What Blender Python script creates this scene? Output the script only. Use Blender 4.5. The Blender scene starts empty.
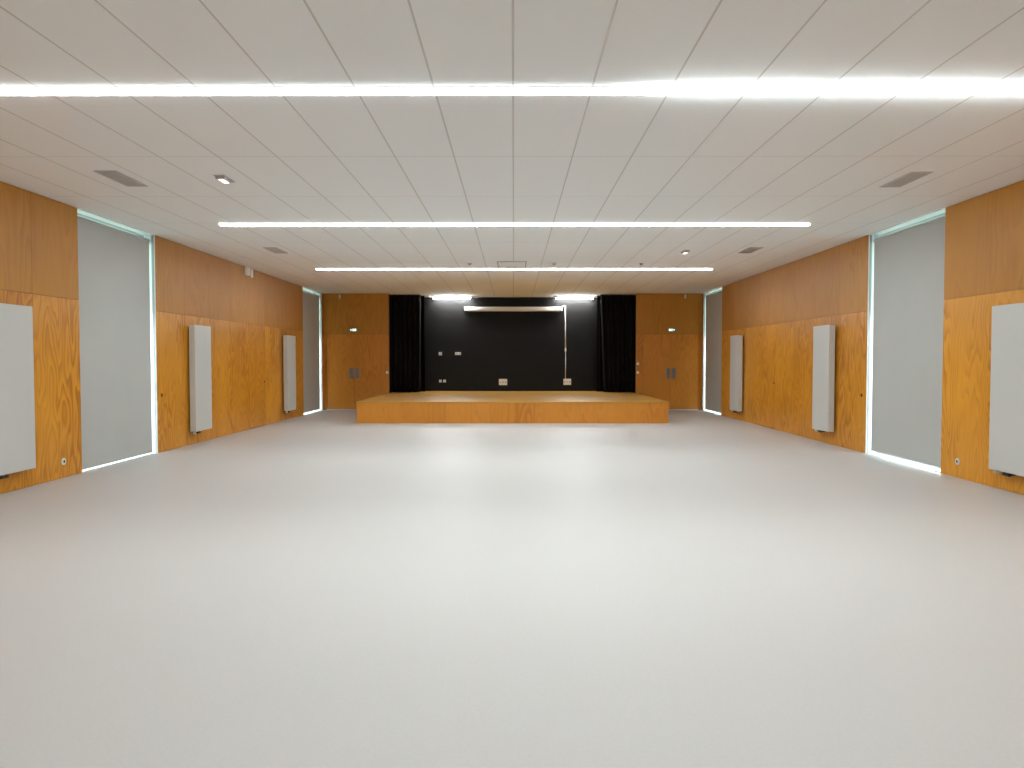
import bpy, bmesh, math, random
from mathutils import Vector, Matrix
PI = math.pi
random.seed(7)
SC = bpy.context.scene
COL = SC.collection

# ------------------------------------------------------------------ camera
CAM_H = 1.54
cd = bpy.data.cameras.new('camera')
cd.sensor_fit = 'HORIZONTAL'; cd.sensor_width = 36.0
cd.lens = 730 / 1024 * 36.0
cd.clip_start = 0.05; cd.clip_end = 200
cam = bpy.data.objects.new('camera', cd); COL.objects.link(cam)
cam.location = (0.04, 0, CAM_H)
cam.rotation_euler = (PI / 2 - math.atan(23.5 / 730), 0, math.atan(1.7 / 730))
SC.camera = cam

# ------------------------------------------------------------------ view, world, light levels
SC.view_settings.view_transform = 'Standard'
SC.view_settings.look = 'None'
SC.view_settings.exposure = 0.09
SC.view_settings.gamma = 1.0
SC.view_settings.use_curve_mapping = False
LAMP = 58.0          # linear ceiling lamps, underside
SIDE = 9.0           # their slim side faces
GLARE = 1.35           # lens glare at the nearest lamp's right part, added to its emission
TUBE = 320.0          # fluorescent battens over the stage
SKY = 13.0            # overcast daylight outside
world = bpy.data.worlds.new('overcast_sky'); SC.world = world
world.use_nodes = True
bgn = world.node_tree.nodes['Background']
bgn.inputs[0].default_value = (0.86, 0.95, 1.0, 1); bgn.inputs[1].default_value = SKY
SC.cycles.max_bounces = 12
SC.cycles.diffuse_bounces = 7
SC.cycles.glossy_bounces = 4
SC.cycles.transparent_max_bounces = 12
SC.cycles.sample_clamp_indirect = 6.0
SC.cycles.caustics_reflective = False
SC.cycles.caustics_refractive = False

# ------------------------------------------------------------------ room dimensions (m)
W = 5.87             # half width
H = 3.61             # ceiling height
YB = 22.65           # plywood end wall
YS = 24.0            # black wall behind the stage
Y0 = -1.2            # wall behind the viewer
OPEN = 3.83          # half width of stage opening
SEAM = 2.36          # joint between lower and upper boards
WIN = [(9.94, 12.08), (20.50, 22.52)]
STAGE_Y, STAGE_H, STAGE_W = 17.83, 0.535, 3.81

# ------------------------------------------------------------------ materials
def new_mat(name):
    m = bpy.data.materials.new(name); m.use_nodes = True
    return m, m.node_tree.nodes, m.node_tree.links, m.node_tree.nodes['Principled BSDF']

def simple(name, col, rough=0.5, metal=0.0, noise=0.0, nscale=20.0, spec=0.5):
    m, n, l, b = new_mat(name)
    b.inputs['Roughness'].default_value = rough
    b.inputs['Metallic'].default_value = metal
    b.inputs['Specular IOR Level'].default_value = spec
    tc = n.new('ShaderNodeTexCoord')
    nz = n.new('ShaderNodeTexNoise'); nz.inputs['Scale'].default_value = nscale; nz.inputs['Detail'].default_value = 3
    l.new(tc.outputs['Object'], nz.inputs['Vector'])
    mx = n.new('ShaderNodeMix'); mx.data_type = 'RGBA'
    k = noise
    mx.inputs[6].default_value = tuple(c * (1 - k) for c in col) + (1,)
    mx.inputs[7].default_value = tuple(min(1, c * (1 + k)) for c in col) + (1,)
    l.new(nz.outputs['Fac'], mx.inputs[0]); l.new(mx.outputs[2], b.inputs['Base Color'])
    return m

def emitter(name, col, s):
    m, n, l, b = new_mat(name)
    b.inputs['Base Color'].default_value = (0.8, 0.8, 0.8, 1)
    b.inputs['Emission Color'].default_value = col + (1,)
    b.inputs['Emission Strength'].default_value = s
    return m

def math_node(n, l, op, a, b=None, c=None):
    x = n.new('ShaderNodeMath'); x.operation = op
    for i, v in enumerate((a, b, c)):
        if v is None: continue
        if isinstance(v, (int, float)): x.inputs[i].default_value = v
        else: l.new(v, x.inputs[i])
    return x.outputs[0]

def plywood(name, light, dark, rings=9.0, contrast=1.0, flat=False, rough=0.36, spec=0.4):
    """rotary cut veneer; grain runs up Z (or along X when flat); every board shifts by its 'board' number"""
    m, n, l, b = new_mat(name)
    tc = n.new('ShaderNodeTexCoord'); sp = n.new('ShaderNodeSeparateXYZ')
    l.new(tc.outputs['Object'], sp.inputs[0])
    at = n.new('ShaderNodeAttribute'); at.attribute_name = 'board'
    if flat:
        u = sp.outputs[1]; w = sp.outputs[0]
    else:
        u = math_node(n, l, 'ADD', sp.outputs[0], sp.outputs[1]); w = sp.outputs[2]
    bu = math_node(n, l, 'MULTIPLY_ADD', at.outputs['Fac'], 3.71, u)
    bw = math_node(n, l, 'MULTIPLY_ADD', at.outputs['Fac'], 5.13, w)
    def vec(su, sw):
        c = n.new('ShaderNodeCombineXYZ')
        l.new(math_node(n, l, 'MULTIPLY', bu, su), c.inputs[0])
        l.new(math_node(n, l, 'MULTIPLY', bw, sw), c.inputs[1])
        return c.outputs[0]
    def noise(v, scale, detail, rgh=0.5):
        z = n.new('ShaderNodeTexNoise'); z.inputs['Scale'].default_value = scale
        z.inputs['Detail'].default_value = detail; z.inputs['Roughness'].default_value = rgh
        l.new(v, z.inputs['Vector']); return z.outputs['Fac']
    fig = noise(vec(2.1, 0.42), 1.0, 2.5, 0.45)
    saw = math_node(n, l, 'FRACT', math_node(n, l, 'MULTIPLY', fig, rings * 2.2))
    ring = n.new('ShaderNodeValToRGB')
    e = ring.color_ramp.elements
    e[0].position = 0.0; e[0].color = (0, 0, 0, 1)
    e[1].position = 1.0; e[1].color = (0, 0, 0, 1)
    k = ring.color_ramp.elements.new(0.35); k.color = (0.25, 0.25, 0.25, 1)
    k = ring.color_ramp.elements.new(0.82); k.color = (1, 1, 1, 1)
    l.new(saw, ring.inputs[0])
    amp = noise(vec(1.3, 0.5), 1.0, 2)
    amp = math_node(n, l, 'MULTIPLY_ADD', amp, 2.2, -0.55)
    ringv = math_node(n, l, 'MULTIPLY', ring.outputs[0], math_node(n, l, 'MAXIMUM', amp, 0.1))
    fine = noise(vec(70, 2.2), 1.0, 3, 0.6)
    broad = noise(vec(0.9, 0.5), 1.3, 2)
    wn = n.new('ShaderNodeTexWhiteNoise'); wn.noise_dimensions = '1D'
    l.new(at.outputs['Fac'], wn.inputs['W'])
    f = math_node(n, l, 'MULTIPLY', ringv, 0.68 * contrast)
    f = math_node(n, l, 'MULTIPLY_ADD', fine, 0.24 * contrast, f)
    f = math_node(n, l, 'MULTIPLY_ADD', broad, 0.45, f)
    f = math_node(n, l, 'MULTIPLY_ADD', wn.outputs['Value'], 0.34, f)
    f = math_node(n, l, 'ADD', f, -0.32)
    mx = n.new('ShaderNodeMix'); mx.data_type = 'RGBA'; mx.clamp_factor = True
    mx.inputs[6].default_value = light + (1,); mx.inputs[7].default_value = dark + (1,)
    l.new(f, mx.inputs[0]); l.new(mx.outputs[2], b.inputs['Base Color'])
    b.inputs['Roughness'].default_value = rough
    b.inputs['Specular IOR Level'].default_value = spec
    bp = n.new('ShaderNodeBump'); bp.inputs['Strength'].default_value = 0.05; bp.inputs['Distance'].default_value = 0.002
    l.new(fine, bp.inputs['Height']); l.new(bp.outputs[0], b.inputs['Normal'])
    return m

M = {}
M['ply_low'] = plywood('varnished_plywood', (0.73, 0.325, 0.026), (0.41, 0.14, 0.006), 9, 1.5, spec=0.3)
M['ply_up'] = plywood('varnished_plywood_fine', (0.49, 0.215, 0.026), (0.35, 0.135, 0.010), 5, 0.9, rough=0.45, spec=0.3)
M['ply_door'] = plywood('varnished_plywood_door', (0.62, 0.25, 0.032), (0.42, 0.14, 0.008), 8, 0.9, rough=0.38)
M['ply_stage'] = plywood('stage_plywood', (0.60, 0.245, 0.034), (0.42, 0.145, 0.012), 6, 1.0, spec=0.3)
M['ply_top'] = plywood('stage_floor_plywood', (0.52, 0.28, 0.052), (0.36, 0.17, 0.022), 6, 0.6, flat=True, rough=0.4)
M['joint'] = simple('dark_joint', (0.10, 0.045, 0.015), 0.8)
M['black_paint'] = simple('black_paint', (0.0029, 0.0025, 0.0022), 0.5, noise=0.15, nscale=3, spec=0.2)
M['black_cloth'] = simple('black_cloth', (0.0085, 0.0075, 0.0068), 0.9, noise=0.3, nscale=60, spec=0.1)
M['black_cloth_rear'] = simple('matt_black_cloth', (0.0035, 0.0035, 0.0035), 0.95, noise=0.3, nscale=60, spec=0.05)
M['rad'] = simple('radiator_enamel', (0.565, 0.57, 0.55), 0.4, noise=0.01)
M['rad_dark'] = simple('radiator_gap', (0.05, 0.05, 0.05), 0.6)
M['blind'] = simple('blind_fabric', (0.455, 0.46, 0.445), 0.75, noise=0.03, nscale=2.0, spec=0.3)
M['white_pl'] = simple('white_plastic', (0.80, 0.79, 0.76), 0.4)
M['white_paint'] = simple('white_painted_reveal', (0.82, 0.84, 0.83), 0.5)
M['grey_metal'] = simple('brushed_grey_metal', (0.22, 0.23, 0.25), 0.38, metal=0.6)
M['vent'] = simple('vent_grey', (0.44, 0.42, 0.40), 0.6)
M['vent_slat'] = simple('vent_slat_grey', (0.52, 0.50, 0.48), 0.5)
M['dark'] = simple('dark_plastic', (0.03, 0.03, 0.03), 0.5)
M['brass'] = simple('pale_valve_metal', (0.72, 0.66, 0.50), 0.3, metal=0.3)
M['lamp'] = emitter('lamp_diffuser_glow', (0.895, 0.985, 1.0), LAMP)
M['lamp_side'] = emitter('lamp_side_glow', (0.895, 0.985, 1.0), SIDE)
M['tube'] = emitter('tube_glow', (0.95, 0.99, 1.0), TUBE)
M['spot'] = emitter('spot_lens_glow', (1.0, 0.97, 0.97), 1.6)
M['sign_white'] = emitter('sign_white_glow', (0.85, 1.0, 0.88), 1.6)
M['sign_green'] = simple('sign_green', (0.03, 0.16, 0.08), 0.4)
M['plaster'] = simple('white_plaster', (0.72, 0.70, 0.66), 0.8, noise=0.02)
M['ground'] = simple('pale_concrete_ground', (0.5, 0.5, 0.48), 0.9, noise=0.1, nscale=2)
M['hatch'] = simple('hatch_cover', (0.85, 0.87, 0.875), 0.85, spec=0.2)
M['guide'] = simple('grey_guide', (0.30, 0.31, 0.32), 0.5)
M['alu'] = simple('window_aluminium', (0.55, 0.58, 0.60), 0.4, metal=0.3)

def glass(name, tint, refl=0.08):
    m, n, l, b = new_mat(name)
    out = n['Material Output']; n.remove(b)
    t = n.new('ShaderNodeBsdfTransparent'); t.inputs[0].default_value = tint + (1,)
    g = n.new('ShaderNodeBsdfGlossy'); g.inputs['Roughness'].default_value = 0.03
    mx = n.new('ShaderNodeMixShader'); mx.inputs[0].default_value = refl
    l.new(t.outputs[0], mx.inputs[1]); l.new(g.outputs[0], mx.inputs[2]); l.new(mx.outputs[0], out.inputs[0])
    return m
M['glass'] = glass('clear_glass', (0.92, 0.97, 0.96))
M['glass_tint'] = glass('green_tinted_glass', (0.50, 0.585, 0.55))

def ceiling_mat():
    m, n, l, b = new_mat('ceiling_tiles')
    tc = n.new('ShaderNodeTexCoord'); sp = n.new('ShaderNodeSeparateXYZ'); l.new(tc.outputs['Object'], sp.inputs[0])
    def line(c, period, off, half):
        a = math_node(n, l, 'ADD', c, 600 * period - off + period / 2)
        a = math_node(n, l, 'DIVIDE', a, period); a = math_node(n, l, 'FRACT', a)
        a = math_node(n, l, 'ABSOLUTE', math_node(n, l, 'SUBTRACT', a, 0.5))
        return math_node(n, l, 'LESS_THAN', a, half / period)
    lx = line(sp.outputs[0], 0.6, 0.035, 0.0075)
    ly = line(sp.outputs[1], 1.8, 5.68, 0.007)
    f = math_node(n, l, 'MAXIMUM', math_node(n, l, 'MULTIPLY', lx, 0.48), math_node(n, l, 'MULTIPLY', ly, 0.32))
    nz = n.new('ShaderNodeTexNoise'); nz.inputs['Scale'].default_value = 90; nz.inputs['Detail'].default_value = 2
    l.new(tc.outputs['Object'], nz.inputs['Vector'])
    m0 = n.new('ShaderNodeMix'); m0.data_type = 'RGBA'
    m0.inputs[6].default_value = (0.875, 0.90, 0.905, 1); m0.inputs[7].default_value = (0.915, 0.94, 0.945, 1)
    l.new(nz.outputs['Fac'], m0.inputs[0])
    mx = n.new('ShaderNodeMix'); mx.data_type = 'RGBA'
    l.new(f, mx.inputs[0]); l.new(m0.outputs[2], mx.inputs[6]); mx.inputs[7].default_value = (0.38, 0.33, 0.28, 1)
    l.new(mx.outputs[2], b.inputs['Base Color'])
    b.inputs['Roughness'].default_value = 0.85; b.inputs['Specular IOR Level'].default_value = 0.2
    return m
M['ceiling'] = ceiling_mat()

def floor_mat():
    m, n, l, b = new_mat('pale_grey_vinyl')
    tc = n.new('ShaderNodeTexCoord')
    n1 = n.new('ShaderNodeTexNoise'); n1.inputs['Scale'].default_value = 55; n1.inputs['Detail'].default_value = 4
    n2 = n.new('ShaderNodeTexNoise'); n2.inputs['Scale'].default_value = 0.7; n2.inputs['Detail'].default_value = 3
    l.new(tc.outputs['Object'], n1.inputs['Vector']); l.new(tc.outputs['Object'], n2.inputs['Vector'])
    f = math_node(n, l, 'MULTIPLY_ADD', n1.outputs['Fac'], 0.7, math_node(n, l, 'MULTIPLY', n2.outputs['Fac'], 0.3))
    mx = n.new('ShaderNodeMix'); mx.data_type = 'RGBA'
    mx.inputs[6].default_value = (0.495, 0.478, 0.468, 1); mx.inputs[7].default_value = (0.59, 0.573, 0.563, 1)
    l.new(f, mx.inputs[0]); l.new(mx.outputs[2], b.inputs['Base Color'])
    b.inputs['Roughness'].default_value = 0.34
    r = math_node(n, l, 'MULTIPLY_ADD', n2.outputs['Fac'], 0.12, 0.42)
    l.new(r, b.inputs['Roughness']); b.inputs['Specular IOR Level'].default_value = 0.5
    bp = n.new('ShaderNodeBump'); bp.inputs['Strength'].default_value = 0.06; bp.inputs['Distance'].default_value = 0.002
    l.new(n1.outputs['Fac'], bp.inputs['Height']); l.new(bp.outputs[0], b.inputs['Normal'])
    return m
M['floor'] = floor_mat()

# ------------------------------------------------------------------ mesh helpers
class MB:
    """collects shapes, then links them as ONE mesh object"""
    def __init__(s):
        s.bm = bmesh.new(); s.board = s.bm.faces.layers.float.new('board')
    def box(s, x0, x1, y0, y1, z0, z1, bev=0.0, mi=0, board=0.0, seg=1):
        if x0 > x1: x0, x1 = x1, x0
        if y0 > y1: y0, y1 = y1, y0
        v = [s.bm.verts.new(p) for p in ((x0,y0,z0),(x1,y0,z0),(x1,y1,z0),(x0,y1,z0),(x0,y0,z1),(x1,y0,z1),(x1,y1,z1),(x0,y1,z1))]
        fs = [s.bm.faces.new([v[i] for i in q]) for q in ((3,2,1,0),(4,5,6,7),(0,1,5,4),(1,2,6,5),(2,3,7,6),(3,0,4,7))]
        if bev > 0:
            es = list({e for f in fs for e in f.edges})
            r = bmesh.ops.bevel(s.bm, geom=es, offset=bev, segments=seg, affect='EDGES', profile=0.5)
            fs = list({f for vv in v if vv.is_valid for f in vv.link_faces} | set(r['faces']) | {f for f in fs if f.is_valid})
        for f in fs:
            f.material_index = mi; f[s.board] = board
        return s
    def cyl(s, p0, p1, r0, r1=None, n=16, mi=0, cap=True):
        r1 = r0 if r1 is None else r1
        p0 = Vector(p0); p1 = Vector(p1); d = (p1 - p0).normalized()
        a = d.orthogonal().normalized(); b = d.cross(a)
        A = [s.bm.verts.new(p0 + (a*math.cos(t)+b*math.sin(t))*r0) for t in (2*PI*i/n for i in range(n))]
        B = [s.bm.verts.new(p1 + (a*math.cos(t)+b*math.sin(t))*r1) for t in (2*PI*i/n for i in range(n))]
        for i in range(n):
            f = s.bm.faces.new((A[i], A[(i+1)%n], B[(i+1)%n], B[i])); f.smooth = True; f.material_index = mi
        if cap:
            for q in (list(reversed(A)), B):
                f = s.bm.faces.new(q); f.material_index = mi
        return s
    def tube(s, pts, r, n=8, mi=0):
        pts = [Vector(p) for p in pts]; rings = []
        for i, p in enumerate(pts):
            d = (pts[min(i+1, len(pts)-1)] - pts[max(i-1, 0)]).normalized()
            a = Vector((0.3, 1, 0.2)).cross(d).normalized(); b = d.cross(a)
            rings.append([s.bm.verts.new(p + (a*math.cos(2*PI*k/n)+b*math.sin(2*PI*k/n))*r) for k in range(n)])
        for A, B in zip(rings, rings[1:]):
            for i in range(n):
                f = s.bm.faces.new((A[i], A[(i+1)%n], B[(i+1)%n], B[i])); f.smooth = True; f.material_index = mi
        s.bm.faces.new(list(reversed(rings[0]))); s.bm.faces.new(rings[-1])
        return s
    def poly(s, pts2, plane_y, t, mi=0):
        """flat outline in XZ given thickness t along Y"""
        A = [s.bm.verts.new((x, plane_y, z)) for x, z in pts2]
        B = [s.bm.verts.new((x, plane_y - t, z)) for x, z in pts2]
        n = len(A); s.bm.faces.new(A); s.bm.faces.new(list(reversed(B)))
        for i in range(n): s.bm.faces.new((A[i], B[i], B[(i+1)%n], A[(i+1)%n]))
        return s
    def build(s, name, mats, parent=None, loc=None, rotz=0):
        bmesh.ops.recalc_face_normals(s.bm, faces=s.bm.faces)
        me = bpy.data.meshes.new(name); s.bm.to_mesh(me); s.bm.free()
        for m in (mats if isinstance(mats, (list, tuple)) else [mats]): me.materials.append(m)
        o = bpy.data.objects.new(name, me); COL.objects.link(o)
        if parent: o.parent = parent
        if loc: o.location = loc
        if rotz: o.rotation_euler = (0, 0, rotz)
        return o

def structure(o):
    o['kind'] = 'structure'; return o
def tag(o, label, cat, group=None):
    o['label'] = label; o['category'] = cat
    if group: o['group'] = group
    return o
def thing(name, label, cat, loc=(0,0,0), rotz=0, group=None):
    o = bpy.data.objects.new(name, None); COL.objects.link(o)
    o.location = loc; o.rotation_euler = (0, 0, rotz); o.empty_display_size = 0.1
    return tag(o, label, cat, group)
def setting(name, loc=(0,0,0), rotz=0):
    o = bpy.data.objects.new(name, None); COL.objects.link(o)
    o.location = loc; o.rotation_euler = (0, 0, rotz); o.empty_display_size = 0.1
    return structure(o)
def dup(root, loc, rotz, label=None):
    r = root.copy(); COL.objects.link(r); r.location = loc; r.rotation_euler = (0, 0, rotz)
    if label: r['label'] = label
    for ch in list(root.children):
        c = ch.copy(); COL.objects.link(c); c.parent = r
        for g in list(ch.children):
            d = g.copy(); COL.objects.link(d); d.parent = c
    return r

# ------------------------------------------------------------------ floor, ceiling, ground outside
structure(MB().box(-W - 0.27, W + 0.27, Y0 - 0.2, YS + 0.2, -0.12, 0.0).build('floor', M['floor']))
structure(MB().box(-W - 0.27, W + 0.27, Y0 - 0.2, YS + 0.2, H, H + 0.2).build('ceiling', M['ceiling']))
for nm, sx in (('ground_left', -1), ('ground_right', 1)):
    structure(MB().box(sx * (W + 0.275), sx * 40, -20, 45, -0.3, -0.02).build(nm, M['ground']))

# ------------------------------------------------------------------ side walls
G = 0.0022
def boards(mb, sx, y0, y1, edges, bid, skip=None):
    """upper and lower plywood boards between the given vertical joints"""
    ed = [y0] + list(edges) + [y1]
    for i, (a, b) in enumerate(zip(ed, ed[1:])):
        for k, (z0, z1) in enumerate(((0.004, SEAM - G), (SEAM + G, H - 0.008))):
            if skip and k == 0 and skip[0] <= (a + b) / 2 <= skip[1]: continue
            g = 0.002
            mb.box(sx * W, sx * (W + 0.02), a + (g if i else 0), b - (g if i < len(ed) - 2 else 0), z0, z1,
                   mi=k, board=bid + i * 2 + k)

def side_wall(name, sx, door):
    mb = MB()
    segs = [(Y0, WIN[0][0]), (WIN[0][1], WIN[1][0]), (WIN[1][1], YB)]
    for y0, y1 in segs:
        mb.box(sx * (W + 0.02), sx * (W + 0.27), y0, y1 if y1 != YB else YS + 0.2, 0, H, mi=2)
    e = [8.98 - 1.07 * i for i in range(10)][::-1]
    boards(mb, sx, Y0, WIN[0][0], e, 1 if sx < 0 else 101)
    y0, y1 = segs[1]
    boards(mb, sx, y0, y1, [y0 + (y1 - y0) * i / 8 for i in range(1, 8)], 31 if sx < 0 else 131, door)
    boards(mb, sx, WIN[1][1], YB, [], 61 if sx < 0 else 161)
    return structure(mb.build(name, [M['ply_low'], M['ply_up'], M['joint']]))
dy = (WIN[1][0] - WIN[0][1]) / 8
DOOR_Y = (WIN[0][1] + 4 * dy, WIN[0][1] + 5 * dy)
side_wall('wall_left', -1, DOOR_Y)
side_wall('wall_right', 1, DOOR_Y)

# concealed plywood doors flush in the side walls
for n, sx, ky in ((3, -1, DOOR_Y[1] - 0.06), (4, 1, DOOR_Y[0] + 0.06)):
    d = setting('door_%d' % n, (sx * (W + 0.02), DOOR_Y[0], 0))
    MB().box(0, -sx * 0.0195, 0.003, dy - 0.003, 0.012, SEAM - 0.004, board=200 + n).build('door_leaf', M['ply_low'], d)
    k = MB().cyl((-sx * 0.019, ky - DOOR_Y[0], 1.04), (-sx * 0.028, ky - DOOR_Y[0], 1.04), 0.026, n=20)
    k.box(-sx * 0.028, -sx * 0.031, ky - DOOR_Y[0] - 0.004, ky - DOOR_Y[0] + 0.004, 1.02, 1.055)
    k.build('keyhole_plate', M['dark'], d)

# ------------------------------------------------------------------ end wall, stage recess, rear wall
mb = MB()
for sx in (-1, 1):
    mb.box(sx * OPEN, sx * W, YB + 0.02, YB + 0.12, 0, H, mi=2)
    mb.box(sx * (OPEN), sx * (W - 0.0), YB, YB + 0.02, SEAM + G, H - 0.008, mi=1, board=70 + sx)
    mb.box(sx * 5.765, sx * W, YB, YB + 0.02, 0.004, SEAM - G, mi=0, board=73 + sx)
    mb.box(sx * OPEN, sx * (4.052 if sx < 0 else 4.062), YB, YB + 0.02, 0.004, SEAM - G, mi=0, board=76 + sx)
structure(mb.build('wall_back', [M['ply_door'], M['ply_up'], M['joint']]))
structure(MB().box(-OPEN - 0.6, OPEN + 0.6, YS, YS + 0.15, 0, H).build('wall_stage_back', M['black_paint']))
for nm, sx in (('wall_stage_left', -1), ('wall_stage_right', 1)):
    structure(MB().box(sx * (OPEN + 0.45), sx * (OPEN + 0.6), YB + 0.12, YS, 0, H).build(nm, M['black_paint']))
structure(MB().box(-W - 0.27, W + 0.27, Y0 - 0.2, Y0, 0, H).build('wall_rear', M['plaster']))
mb = MB()
for sx in (-1, 1):
    mb.box(sx * (OPEN + 0.62), sx * W, YS + 0.0, YS + 0.15, 0, H)
structure(mb.build('wall_outer', M['plaster']))

# double doors in the end wall
for n, sx, c in ((1, -1, 4.905), (2, 1, 4.915)):
    d = setting('door_%d' % n, (sx * c, YB, 0))
    for s in (-1, 1):
        lo, hi = (0.0025, 0.85)
        lf = MB().box(s * lo, s * hi, 0, 0.02, 0.03, SEAM - 0.004, board=80 + n * 4 + s).build('door_leaf', M['ply_door'], d)
        h = MB().box(s * 0.03, s * 0.145, 0, -0.008, 0.98, 1.30, bev=0.003)
        h.cyl((s * 0.06, -0.008, 1.16), (s * 0.06, -0.055, 1.16), 0.010, n=12)
        h.cyl((s * 0.06, -0.050, 1.16), (s * 0.165, -0.050, 1.16), 0.010, n=12)
        h.cyl((s * 0.09, -0.008, 1.05), (s * 0.09, -0.014, 1.05), 0.018, n=14)
        h.build('door_handle', M['grey_metal'], lf)
    MB().box(-0.86, 0.86, -0.01, 0.02, 0.0, 0.028).build('threshold', M['alu'], d)

# ------------------------------------------------------------------ stage
st = thing('stage', 'low plywood stage platform with seven boards across its front, before the black wall', 'stage', (0, STAGE_Y, 0))
D1 = YB - STAGE_Y
fr = MB(); n = 7; x0, x1 = -STAGE_W + 0.006, STAGE_W + 0.006 + 0.012
bw = (x1 - x0) / n
for i in range(n):
    fr.box(x0 + i * bw + 0.002, x0 + (i + 1) * bw - 0.002, 0, 0.02, 0.004, STAGE_H - 0.032, board=300 + i)
fr.build('front_panel', M['ply_stage'], st)
for s in (-1, 1):
    p = MB(); e = (x0, x0 + 0.02) if s < 0 else (x1 - 0.02, x1)
    for k in range(4):
        p.box(e[0], e[1], 0.022 + k * (D1 - 0.03) / 4, 0.022 + (k + 1) * (D1 - 0.03) / 4 - 0.003, 0.004, STAGE_H - 0.032, board=310 + k + s)
    p.build('side_panel', M['ply_stage'], st)
tp = MB()
for i in range(7):
    for k in range(3):
        ya = -0.012 + k * (YB - 0.01 - STAGE_Y) / 3
        yb = -0.012 + (k + 1) * (YB - 0.01 - STAGE_Y) / 3 - 0.002
        tp.box(x0 - 0.008 + i * (bw + 0.0023), x0 - 0.008 + (i + 1) * (bw + 0.0023) - 0.002, ya, yb, STAGE_H - 0.03, STAGE_H, board=320 + i * 5 + k)
tp.box(-OPEN + 0.005, OPEN - 0.005, YB - 0.02 - STAGE_Y, YS - STAGE_Y - 0.002, STAGE_H - 0.03, STAGE_H, board=370)
tp.build('deck', M['ply_top'], st)
MB().box(x0 + 0.1, x1 - 0.1, 0.1, D1 - 0.1, 0.0, STAGE_H - 0.034).build('frame', M['joint'], st)

# ------------------------------------------------------------------ windows and blinds
def build_window(n, sx, w0, w1):
    L = w1 - w0
    o = setting('window_%d' % n, (sx * W, w0, 0))
    X = lambda a: sx * a
    r = MB()
    t = 0.018
    r.box(X(0.08), X(0.27), 0, t, 0.0, H); r.box(X(0.05), X(0.27), L - t, L, 0.0, H); r.box(X(0.003), X(0.012), L - t, L, 0.0, H)
    r.box(X(0.03), X(0.27), t, L - t, 0.0, 0.012); r.box(X(0.003), X(0.27), t, L - t, H - 0.014, H)
    r.build('window_reveal', M['white_paint'], o)
    MB().box(X(0.012), X(0.05), L - t - 0.002, L, 0.0, H).build('blind_guide', M['guide'], o)
    f = MB()
    a, b = 0.17, 0.22; fw = 0.045
    f.box(X(a), X(b), t, t + fw, 0.012, H - 0.014, bev=0.003); f.box(X(a), X(b), L - t - fw, L - t, 0.012, H - 0.014, bev=0.003)
    f.box(X(a), X(b), t + fw, L - t - fw, 0.012, 0.012 + 0.03, bev=0.003); f.box(X(a), X(b), t + fw, L - t - fw, H - 0.044, H - 0.014, bev=0.003)
    f.box(X(a), X(b), t + fw, L - t - fw, 2.33, 2.39, bev=0.003)
    f.build('window_frame', M['alu'], o)
    MB().box(X(0.19), X(0.198), t + fw, L - t - fw, 0.042, 2.33).build('lower_pane', M['glass'], o)
    MB().box(X(0.19), X(0.198), t + fw, L - t - fw, 2.39, H - 0.044).build('upper_pane', M['glass_tint'], o)

def build_blind(sx, w0, w1, bottom, label):
    """roller blind hung in the reveal"""
    L = w1 - w0
    o = thing('roller_blind', label, 'blind', (sx * W, w0, 0), 0, 'grey roller blinds over the tall windows')
    X = lambda a: sx * a
    a0, a1 = 0.022, L - 0.092
    zt = H - 0.125
    fb = MB(); NY, rows = 14, 2
    # cloth with a very slight bow and its own thickness
    for j in range(NY):
        ya = a0 + (a1 - a0) * j / NY; yb = a0 + (a1 - a0) * (j + 1) / NY
        da = 0.004 * math.sin(PI * j / NY); db = 0.004 * math.sin(PI * (j + 1) / NY)
        v = [fb.bm.verts.new(p) for p in (
            (X(0.052 + da), ya, bottom + 0.02), (X(0.052 + db), yb, bottom + 0.02), (X(0.052), yb, zt), (X(0.052), ya, zt),
            (X(0.054 + da), ya, bottom + 0.02), (X(0.054 + db), yb, bottom + 0.02), (X(0.054), yb, zt), (X(0.054), ya, zt))]
        fb.bm.faces.new((v[0], v[1], v[2], v[3])); fb.bm.faces.new((v[7], v[6], v[5], v[4]))
        fb.bm.faces.new((v[3], v[2], v[6], v[7])); fb.bm.faces.new((v[1], v[0], v[4], v[5]))
        if j == 0: fb.bm.faces.new((v[0], v[3], v[7], v[4]))
        if j == NY - 1: fb.bm.faces.new((v[2], v[1], v[5], v[6]))
    for f in fb.bm.faces: f.smooth = False
    fab = fb.build('fabric', M['blind'], o)
    MB().box(X(0.046), X(0.058), a0, a1, bottom, bottom + 0.022, bev=0.003).build('bottom_rail', M['blind'], o)
    MB().cyl((X(0.082), a0, H - 0.112), (X(0.082), a1, H - 0.112), 0.031, n=24).build('roller_tube', M['blind'], o)
    for y in (a0 - 0.003, a1 + 0.003):
        MB().box(X(0.045), X(0.115), y - 0.003, y + 0.003, H - 0.15, H - 0.0145).build('bracket', M['alu'], o)
    yc = a1 + 0.02
    c = MB(); c.cyl((X(0.05), a1 + 0.007, H - 0.112), (X(0.05), a1 + 0.035, H - 0.112), 0.02, n=16)
    c.tube([(X(0.03), yc, H - 0.112), (X(0.026), yc, 2.0), (X(0.022), yc, 0.62), (X(0.03), yc + 0.008, 0.60), (X(0.042), yc + 0.012, 0.62), (X(0.046), yc + 0.01, 2.0), (X(0.05), yc, H - 0.112)], 0.0022, n=6)
    ch = c.build('bead_chain', M['white_pl'], o)
    MB().cyl((X(0.022), yc, 0.66), (X(0.022), yc, 0.72), 0.007, n=10).build('chain_connector', M['white_pl'], ch)
    return o

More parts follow.
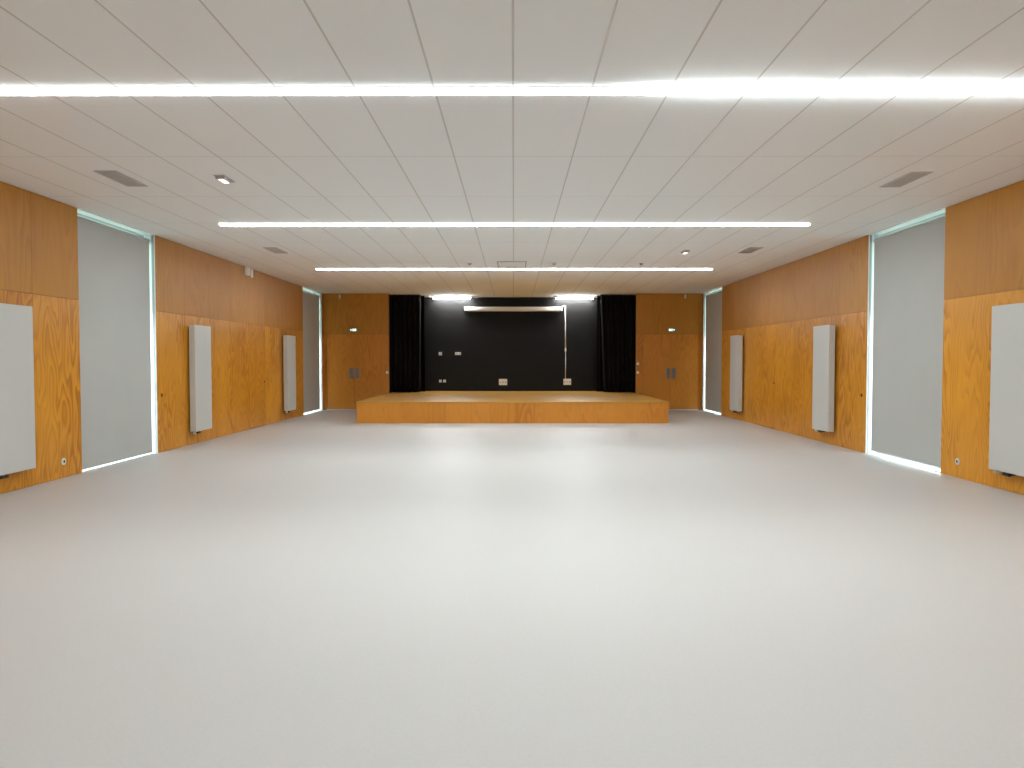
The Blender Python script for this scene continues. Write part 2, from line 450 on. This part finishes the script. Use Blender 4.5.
names = {(-1, 0): 'wide grey roller blind on the left wall, nearest the viewer, slim light strip below',
         (1, 0): 'wide grey roller blind on the right wall, nearest the viewer, thick light strip below',
         (-1, 1): 'narrow-looking far grey roller blind beside the left double doors',
         (1, 1): 'narrow-looking far grey roller blind beside the right double doors'}
nwin = 1
for sx in (-1, 1):
    for k, (w0, w1) in enumerate(WIN):
        build_window(nwin, sx, w0, w1); nwin += 1
        build_blind(sx, w0, w1, 0.025 if (sx < 0 and k == 0) else 0.045 if k else 0.060, names[(sx, k)])

# ------------------------------------------------------------------ radiators (origin on the wall, +x into the room, y along the wall)
def make_radiator(label):
    o = thing('wall_radiator', label, 'radiator', (0, 0, 0), 0, 'tall white vertical wall radiators')
    L, z0, z1 = 0.71, 0.245, 2.185
    b = MB()
    b.box(0.125, 0.146, 0, L, z0, z1, bev=0.004, seg=2)          # smooth front plate
    b.box(0.045, 0.062, 0.012, L - 0.012, z0 + 0.012, z1 - 0.012, bev=0.003)
    b.box(0.040, 0.126, 0.003, 0.012, z0 + 0.006, z1 - 0.004); b.box(0.040, 0.126, L - 0.012, L - 0.003, z0 + 0.006, z1 - 0.004)
    b.build('panel', M['rad'], o)
    g = MB()
    for i in range(22):
        y = 0.02 + (L - 0.04) * i / 21
        g.box(0.064, 0.123, y - 0.004, y + 0.004, z1 - 0.02, z1 - 0.006)
    g.build('top_grille', M['rad'], o)
    f = MB()
    for i in range(16):
        y = 0.03 + (L - 0.06) * i / 15
        f.box(0.064, 0.122, y - 0.003, y + 0.003, z0 + 0.03, z1 - 0.04)
    f.build('fins', M['rad_dark'], o)
    for y in (0.16, L - 0.16):
        MB().box(0.0, 0.044, y - 0.02, y + 0.02, z0 + 0.25, z1 - 0.25, bev=0.003).build('wall_bracket', M['rad_dark'], o)
    v = MB(); v.cyl((0.09, 0.10, z0 + 0.03), (0.09, 0.10, z0 - 0.045), 0.014, n=14)
    v.cyl((0.09, 0.10, z0 - 0.03), (0.09, 0.03, z0 - 0.03), 0.022, 0.018, n=18)
    v.build('thermostat_valve', M['brass'], o)
    v = MB(); v.cyl((0.09, 0.20, z0 + 0.03), (0.09, 0.20, z0 - 0.04), 0.012, n=12)
    v.cyl((0.09, 0.27, z0 + 0.03), (0.09, 0.27, z0 - 0.04), 0.012, n=12)
    v.box(0.074, 0.106, 0.175, 0.295, z0 - 0.05, z0 - 0.018, bev=0.004)
    v.cyl((0.08, 0.21, z0 - 0.035), (0.0, 0.21, z0 - 0.035), 0.009, n=10); v.cyl((0.08, 0.26, z0 - 0.035), (0.0, 0.26, z0 - 0.035), 0.009, n=10)
    v.build('pipe_connector', M['dark'], o)
    return o
RY = [8.05, 13.20, 18.60]
rl = [['white vertical radiator cut off by the left edge of the photo',
       'white vertical radiator just beyond the near left blind',
       'small-looking white vertical radiator on the left wall, near the far left blind'],
      ['white vertical radiator cut off by the right edge of the photo',
       'white vertical radiator just beyond the near right blind',
       'small-looking white vertical radiator on the right wall, near the far right blind']]
r0 = make_radiator(rl[0][0]); r0.location = (-W, RY[0], 0)
for s in (0, 1):
    for k in range(3):
        if s == 0 and k == 0: continue
        if s == 0: dup(r0, (-W, RY[k], 0), 0, rl[0][k])
        else: dup(r0, (W, (8.005, 13.18, 18.49)[k] + 0.71, 0), PI, rl[1][k])

# ------------------------------------------------------------------ linear ceiling lamps
def make_lamp(label):
    o = thing('linear_ceiling_lamp', label, 'lamp', (0, 0, 0), 0, 'long linear lamps across the ceiling')
    L = 4.46
    h = MB(); h.box(-L, L, -0.054, 0.054, -0.008, 0.0)
    for s in (-1, 1): h.box(s * (L - 0.008), s * L, -0.052, 0.052, -0.030, -0.008)
    h.build('housing', M['white_pl'], o)
    d = MB().box(-L + 0.009, L - 0.009, -0.050, 0.050, -0.028, -0.0085, bev=0.004, seg=2).build('diffuser', [M['lamp'], M['lamp_side']], o)
    for p in d.data.polygons:
        p.material_index = 0 if p.normal.z < -0.6 else 1
    return o
lm = make_lamp('nearest long white linear ceiling lamp, running past both photo edges'); lm.location = (0.05, 5.64, H)
rear = dup(lm, (0.05, 0.24, H), 0, 'long white linear ceiling lamp at the near end, out of frame overhead')
for c in rear.children:
    if c.name.startswith('diffuser'):
        c.data = c.data.copy()
        c.data.materials[0] = emitter('rear_lamp_glow', (0.895, 0.985, 1.0), LAMP * 0.5)
dup(lm, (0.05, 11.12, H), 0, 'middle long white linear ceiling lamp, both ends in view')
dup(lm, (0.05, 16.50, H), 0, 'farthest long white linear ceiling lamp, nearest the stage')

# lens glare along the nearest lamp's right part, imitated by ramped emission
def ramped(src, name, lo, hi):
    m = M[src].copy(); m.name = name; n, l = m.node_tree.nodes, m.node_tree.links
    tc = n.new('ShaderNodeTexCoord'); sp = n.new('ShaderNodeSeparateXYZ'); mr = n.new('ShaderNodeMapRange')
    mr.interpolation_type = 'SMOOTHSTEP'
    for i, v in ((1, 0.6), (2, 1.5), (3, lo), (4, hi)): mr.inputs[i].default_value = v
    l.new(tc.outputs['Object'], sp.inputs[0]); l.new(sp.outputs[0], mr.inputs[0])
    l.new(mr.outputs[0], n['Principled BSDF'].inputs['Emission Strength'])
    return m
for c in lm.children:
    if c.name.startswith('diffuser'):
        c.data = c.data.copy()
        c.data.materials[0] = ramped('lamp', 'lamp_glare', LAMP, LAMP * GLARE)
        c.data.materials[1] = ramped('lamp_side', 'lamp_side_glare', SIDE, 90.0)

# fluorescent battens above the stage
def make_batten(label):
    o = thing('fluorescent_batten', label, 'lamp', (0, 0, 0), 0, 'fluorescent lamps above the stage')
    MB().box(-0.60, 0.60, -0.035, 0.035, -0.045, -0.004, bev=0.004).build('housing', M['white_pl'], o)
    for y in (-0.02, 0.02):
        MB().cyl((-0.59, y, -0.058), (0.59, y, -0.058), 0.0125, n=14).build('tube', M['tube'], o)
    for s in (-1, 1):
        MB().box(s * 0.592, s * 0.61, -0.038, 0.038, -0.075, -0.004, bev=0.003).build('end_cap', M['white_pl'], o)
    return o
bt = make_batten('short bright fluorescent lamp above the left side of the stage'); bt.location = (-1.97, 23.75, H)
dup(bt, (2.01, 23.75, H), 0, 'short bright fluorescent lamp above the right side of the stage')

# ------------------------------------------------------------------ ceiling vents, spots, detectors, hatch
def make_vent(label):
    o = thing('ceiling_vent', label, 'vent', (0, 0, 0), 0, 'grey ceiling vents')
    f = MB(); a, b = 0.125, 0.350
    f.box(-a, a, -b, -b + 0.02, -0.008, 0); f.box(-a, a, b - 0.02, b, -0.008, 0)
    f.box(-a, -a + 0.02, -b + 0.02, b - 0.02, -0.008, 0); f.box(a - 0.02, a, -b + 0.02, b - 0.02, -0.008, 0)
    f.box(-a + 0.02, a - 0.02, -0.006, 0.006, -0.008, -0.001)
    f.build('frame', M['vent_slat'], o)
    s = MB()
    for i in range(9):
        x = -a + 0.03 + (2 * a - 0.06) * i / 8
        s.box(x - 0.006, x + 0.006, -b + 0.02, b - 0.02, -0.007, -0.002)
    s.build('slats', M['vent_slat'], o)
    MB().box(-a + 0.02, a - 0.02, -b + 0.02, b - 0.02, -0.0015, 0).build('backing', M['vent'], o)
    return o
vt = make_vent('grey rectangular ceiling vent before the near left blind'); vt.location = (-4.42, 8.37, H)
dup(vt, (4.515, 8.43, H), 0, 'grey rectangular ceiling vent before the near right blind')
dup(vt, (-4.43, 13.78, H), 0, 'faint grey ceiling vent on the left, beyond the middle lamp')
dup(vt, (4.48, 13.78, H), 0, 'faint grey ceiling vent on the right, beyond the middle lamp')

def make_spot(label):
    o = thing('ceiling_spotlight', label, 'light', (0, 0, 0), 0, 'small tilted ceiling spotlights')
    b = MB(); b.box(-0.065, 0.065, -0.16, 0.16, -0.006, 0, bev=0.002)
    b.build('base_plate', M['vent_slat'], o)
    h = MB()
    h.box(-0.055, 0.055, -0.13, 0.10, -0.035, -0.006, bev=0.012, seg=2)
    hd = h.build('head', M['vent_slat'], o)
    MB().box(-0.028, 0.028, -0.10, 0.07, -0.045, -0.034, bev=0.006, seg=2).build('lens', M['spot'], hd)
    return o
sp = make_spot('small ceiling spotlight with bright lens, left, between near and middle lamps'); sp.location = (-3.25, 8.36, H)
dup(sp, (3.29, 13.9, H), PI, 'small ceiling spotlight on the right, between middle and far lamps')

for x, lab in ((-0.9, 'small round ceiling detector left of the access hatch'), (0.9, 'small round ceiling detector right of the access hatch'), (2.76, 'small round ceiling detector far right of the hatch, before the far lamp')):
    t = thing('ceiling_detector', lab, 'detector', (x, 15.64, H), 0, 'small ceiling detectors before the far lamp')
    MB().cyl((0, 0, -0.012), (0, 0, 0), 0.055, n=24).build('base', M['white_pl'], t)
    MB().cyl((0, 0, -0.04), (0, 0, -0.012), 0.025, 0.04, n=20).build('sensor_cap', M['vent'], t)
t = thing('ceiling_hatch', 'square access hatch outline in the ceiling just before the far lamp', 'hatch', (0, 15.85, H))
f = MB(); a, b, k = 0.31, 0.52, 0.018
f.box(-a, a, -b, -b + k, -0.012, 0); f.box(-a, a, b - k, b, -0.012, 0); f.box(-a, -a + k, -b + k, b - k, -0.012, 0); f.box(a - k, a, -b + k, b - k, -0.012, 0)
f.build('frame', M['vent'], t)
MB().box(-a + k + 0.004, a - k - 0.004, -b + k + 0.004, b - k - 0.004, -0.006, 0).build('cover', M['hatch'], t)

# ------------------------------------------------------------------ things on the plywood walls
t = thing('wall_sensor_unit', 'pair of small white boxes high on the left wall under the ceiling', 'sensor', (-W, 16.3, 3.42))
MB().box(0, 0.05, -0.22, 0.0, 0, 0.185, bev=0.006).build('sensor_box', M['white_pl'], t)
MB().box(0, 0.04, 0.09, 0.21, -0.02, 0.17, bev=0.006).build('lamp_box', M['white_pl'], t)
for sx, lab in ((-1, 'tiny white device under the ceiling above the left double doors'), (1, 'tiny white device under the ceiling above the right double doors')):
    t = thing('wall_device', lab, 'sensor', (sx * 5.34, YB, 3.515), 0, 'tiny white devices above the doors')
    MB().box(-0.022, 0.022, -0.03, 0, -0.06, 0.06, bev=0.005).build('body', M['white_pl'], t)
    MB().cyl((0, -0.03, -0.02), (0, -0.04, -0.02), 0.014, n=14).build('lens', M['white_pl'], t)
for sx, y, lab in ((-1, 9.53, 'round white power socket low on the left plywood wall'), (1, 9.56, 'round white power socket low on the right plywood wall')):
    t = thing('wall_socket', lab, 'socket', (sx * W, y, 0.215), 0, 'round sockets low on the side walls')
    p = MB(); p.cyl((0, 0, 0), (-sx * 0.008, 0, 0), 0.046, 0.044, n=32); p.cyl((-sx * 0.008, 0, 0), (-sx * 0.012, 0, 0), 0.032, n=28)
    p.build('plate', M['white_pl'], t)
    MB().cyl((-sx * 0.0118, 0, 0), (-sx * 0.0128, 0, 0), 0.02, n=24).build('outlet_well', M['rad_dark'], t)
for sx, y, lab in ((-1, 12.22, 'tiny dark blind chain holder beside the near left blind'), (1, 12.22, 'tiny dark blind chain holder beside the near right blind')):
    t = thing('chain_holder', lab, 'holder', (sx * W, y, 0.96), 0, 'chain holders beside the near blinds')
    MB().box(0, -sx * 0.012, -0.016, 0.016, -0.03, 0.03, bev=0.003).build('clip', M['joint'], t)
    MB().cyl((-sx * 0.011, 0, 0.0), (-sx * 0.03, 0, 0.0), 0.008, n=12).build('peg', M['joint'], t)

def switch(x, z, lab):
    t = thing('light_switch', lab, 'switch', (x, YB, z), 0, 'white light switches beside the stage opening')
    MB().box(-0.04, 0.04, -0.01, 0, -0.04, 0.04, bev=0.003).build('plate', M['white_pl'], t)
    MB().box(-0.025, 0.025, -0.015, -0.0095, -0.027, 0.027, bev=0.002).build('rocker', M['white_pl'], t)
switch(-3.885, 1.17, 'white light switch at the left edge of the stage opening')
switch(3.885, 1.44, 'upper white light switch at the right edge of the stage opening')
switch(3.885, 1.17, 'lower white light switch at the right edge of the stage opening')

# emergency exit lights above the doors: white running figure, arrow and door on green
def exit_light(sx, x, lab):
    t = thing('exit_light', lab, 'exit sign', (x, YB, 2.485), 0, 'green exit lights above the doors')
    MB().box(-0.14, 0.14, -0.045, 0, -0.055, 0.055, bev=0.012, seg=3).build('case', M['grey_metal'], t)
    pn = MB().box(-0.115, 0.115, -0.050, -0.044, -0.042, 0.042, bev=0.002).build('panel', M['sign_green'], t)
    g = MB()
    s = 1 if sx > 0 else -1
    P = lambda pts, c: g.poly([(s * (px * 1.1 + c), pz * 1.1) for px, pz in pts], -0.0505, 0.002)
    P([(-0.028, -0.032), (0.012, -0.032), (0.012, 0.034), (-0.028, 0.034), (-0.028, 0.028), (0.006, 0.028), (0.006, -0.026), (-0.028, -0.026)], 0.0)
    # figure
    g.cyl((s * -0.006, -0.0505, 0.021), (s * -0.006, -0.0525, 0.021), 0.008, n=14)
    P([(-0.022, 0.012), (-0.004, 0.012), (0.004, 0.002), (0.0, -0.001), (-0.006, 0.004), (-0.008, -0.006), (0.002, -0.014), (-0.002, -0.028), (-0.008, -0.028), (-0.006, -0.016), (-0.018, -0.010), (-0.024, -0.026), (-0.034, -0.026), (-0.034, -0.020), (-0.028, -0.020), (-0.020, 0.0), (-0.022, 0.005), (-0.030, 0.002), (-0.032, 0.006)], -0.002)
    # arrow
    P([(0.022, -0.007), (0.055, -0.007), (0.055, -0.022), (0.085, 0.0), (0.055, 0.022), (0.055, 0.007), (0.022, 0.007)], 0.0)
    P([(-0.088, -0.03), (-0.045, -0.03), (-0.045, 0.03), (-0.088, 0.03)], 0.0)
    g.build('pictogram', M['sign_white'], pn)
exit_light(-1, -4.93, 'small lit exit light above the left double doors')
exit_light(1, 4.93, 'small lit exit light above the right double doors')

# ------------------------------------------------------------------ curtains
def curtain(xa, xb, y, amp, per, name_label, taper=0.0, ph=0.0):
    """xa is the outer edge, xb the inner; folds with their own depth"""
    t = thing('stage_curtain', name_label, 'curtain', (0, y, STAGE_H), 0, 'black stage curtains')
    mb = MB(); NX = int(abs(xb - xa) / per * 10); NZ = 14; TOP = H - STAGE_H - 0.03
    grid = []
    for k in range(NZ + 1):
        z = 0.012 + (TOP - 0.012) * k / NZ; row = []
        for i in range(NX + 1):
            u = i / NX
            a = u * abs(xb - xa) / per * 2 * PI + ph
            drop = 1 - k / NZ
            x = xa + (xb - xa - taper * drop * (1 if xb > xa else -1)) * u + 0.012 * math.sin(a * 0.5 + 2 * drop)
            yy = amp * (0.55 + 0.45 * drop) * math.sin(a + 0.5 * math.sin(a * 0.31)) + 0.015 * math.sin(u * 9 + drop * 3)
            row.append(mb.bm.verts.new((x, yy, z)))
        grid.append(row)
    for A, B in zip(grid, grid[1:]):
        for i in range(NX):
            f = mb.bm.faces.new((A[i], A[i+1], B[i+1], B[i])); f.smooth = True
    c = mb.build('cloth', M['black_cloth'] if y < 23.2 else M['black_cloth_rear'], t)
    so = c.modifiers.new('thickness', 'SOLIDIFY'); so.thickness = 0.004
    lo, hi = min(xa, xb), max(xa, xb)
    MB().box(lo, hi, -0.02, 0.02, TOP, TOP + 0.028).build('track', M['dark'], t)
curtain(-3.97, -2.88, 22.98, 0.075, 0.155, 'front black gathered curtain hanging left of the stage')
curtain(3.99, 2.76, 22.98, 0.075, 0.155, 'front black gathered curtain hanging right of the stage', taper=0.10, ph=1.0)
curtain(-4.1, -2.80, 23.35, 0.05, 0.17, 'rear black curtain behind the left front curtain', ph=0.6)
curtain(4.1, 2.69, 23.35, 0.05, 0.17, 'rear black curtain behind the right front curtain', ph=0.2)

# ------------------------------------------------------------------ on the black wall
t = thing('projection_screen', 'long white projection screen case mounted high on the black wall', 'projection screen', (0.03, YS, 3.22))
MB().box(-1.56, 1.56, -0.155, -0.03, -0.06, 0.07, bev=0.018, seg=3).build('case', M['white_pl'], t)
for s in (-1, 1):
    MB().box(s * 1.56, s * 1.60, -0.16, -0.025, -0.065, 0.075, bev=0.01, seg=2).build('end_cap', M['white_pl'], t)
    MB().box(s * 1.3, s * 1.36, -0.03, 0, -0.04, 0.06).build('wall_bracket', M['white_pl'], t)
MB().box(-1.5, 1.5, -0.105, -0.085, -0.078, -0.058, bev=0.004).build('bottom_bar', M['white_pl'], t)
t = thing('power_cable', 'thin white cable running down the black wall from the screen to a socket', 'cable', (1.73, YS, 0))
MB().tube([(-0.09, -0.02, 3.30), (-0.06, -0.02, 3.33), (-0.01, -0.02, 3.33), (0.0, -0.012, 3.27), (0.004, -0.012, 2.6), (0.012, -0.012, 1.9)], 0.016, n=8).build('trunking', M['white_pl'], t)
MB().tube([(0.012, -0.010, 1.9), (0.014, -0.010, 1.4), (0.008, -0.010, 0.93)], 0.011, n=8).build('cord', M['white_pl'], t)
MB().box(-0.016, 0.04, -0.035, 0, 1.84, 1.94, bev=0.006).build('inline_switch', M['white_pl'], t)

def plate(x, z, w, h, ngang, lab):
    t = thing('socket_plate', lab, 'socket', (x, YS, z), 0, 'white socket plates on the black wall')
    MB().box(-w / 2, w / 2, -0.02, 0, -h / 2, h / 2, bev=0.004).build('plate', M['white_pl'], t)
    for i in range(ngang):
        cx = -w / 2 + (i + 0.5) * w / ngang
        MB().cyl((cx, -0.0195, 0), (cx, -0.022, 0), min(w / ngang, h) * 0.28, n=20).build('outlet_well', M['vent'], t)
plate(-0.31, 0.83, 0.27, 0.20, 3, 'wide white socket plate low in the middle of the black wall')
plate(1.80, 0.84, 0.25, 0.20, 3, 'wide white socket plate at the foot of the white cable')
plate(-2.37, 0.865, 0.085, 0.085, 1, 'small low white socket on the black wall, nearest the left curtain')
plate(-2.235, 0.865, 0.085, 0.085, 1, 'small low white socket just right of the one nearest the left curtain')
plate(-2.37, 1.765, 0.10, 0.10, 1, 'small single white plate at mid height near the left curtain')
plate(-1.79, 1.765, 0.19, 0.09, 2, 'small double white plate at mid height on the black wall')
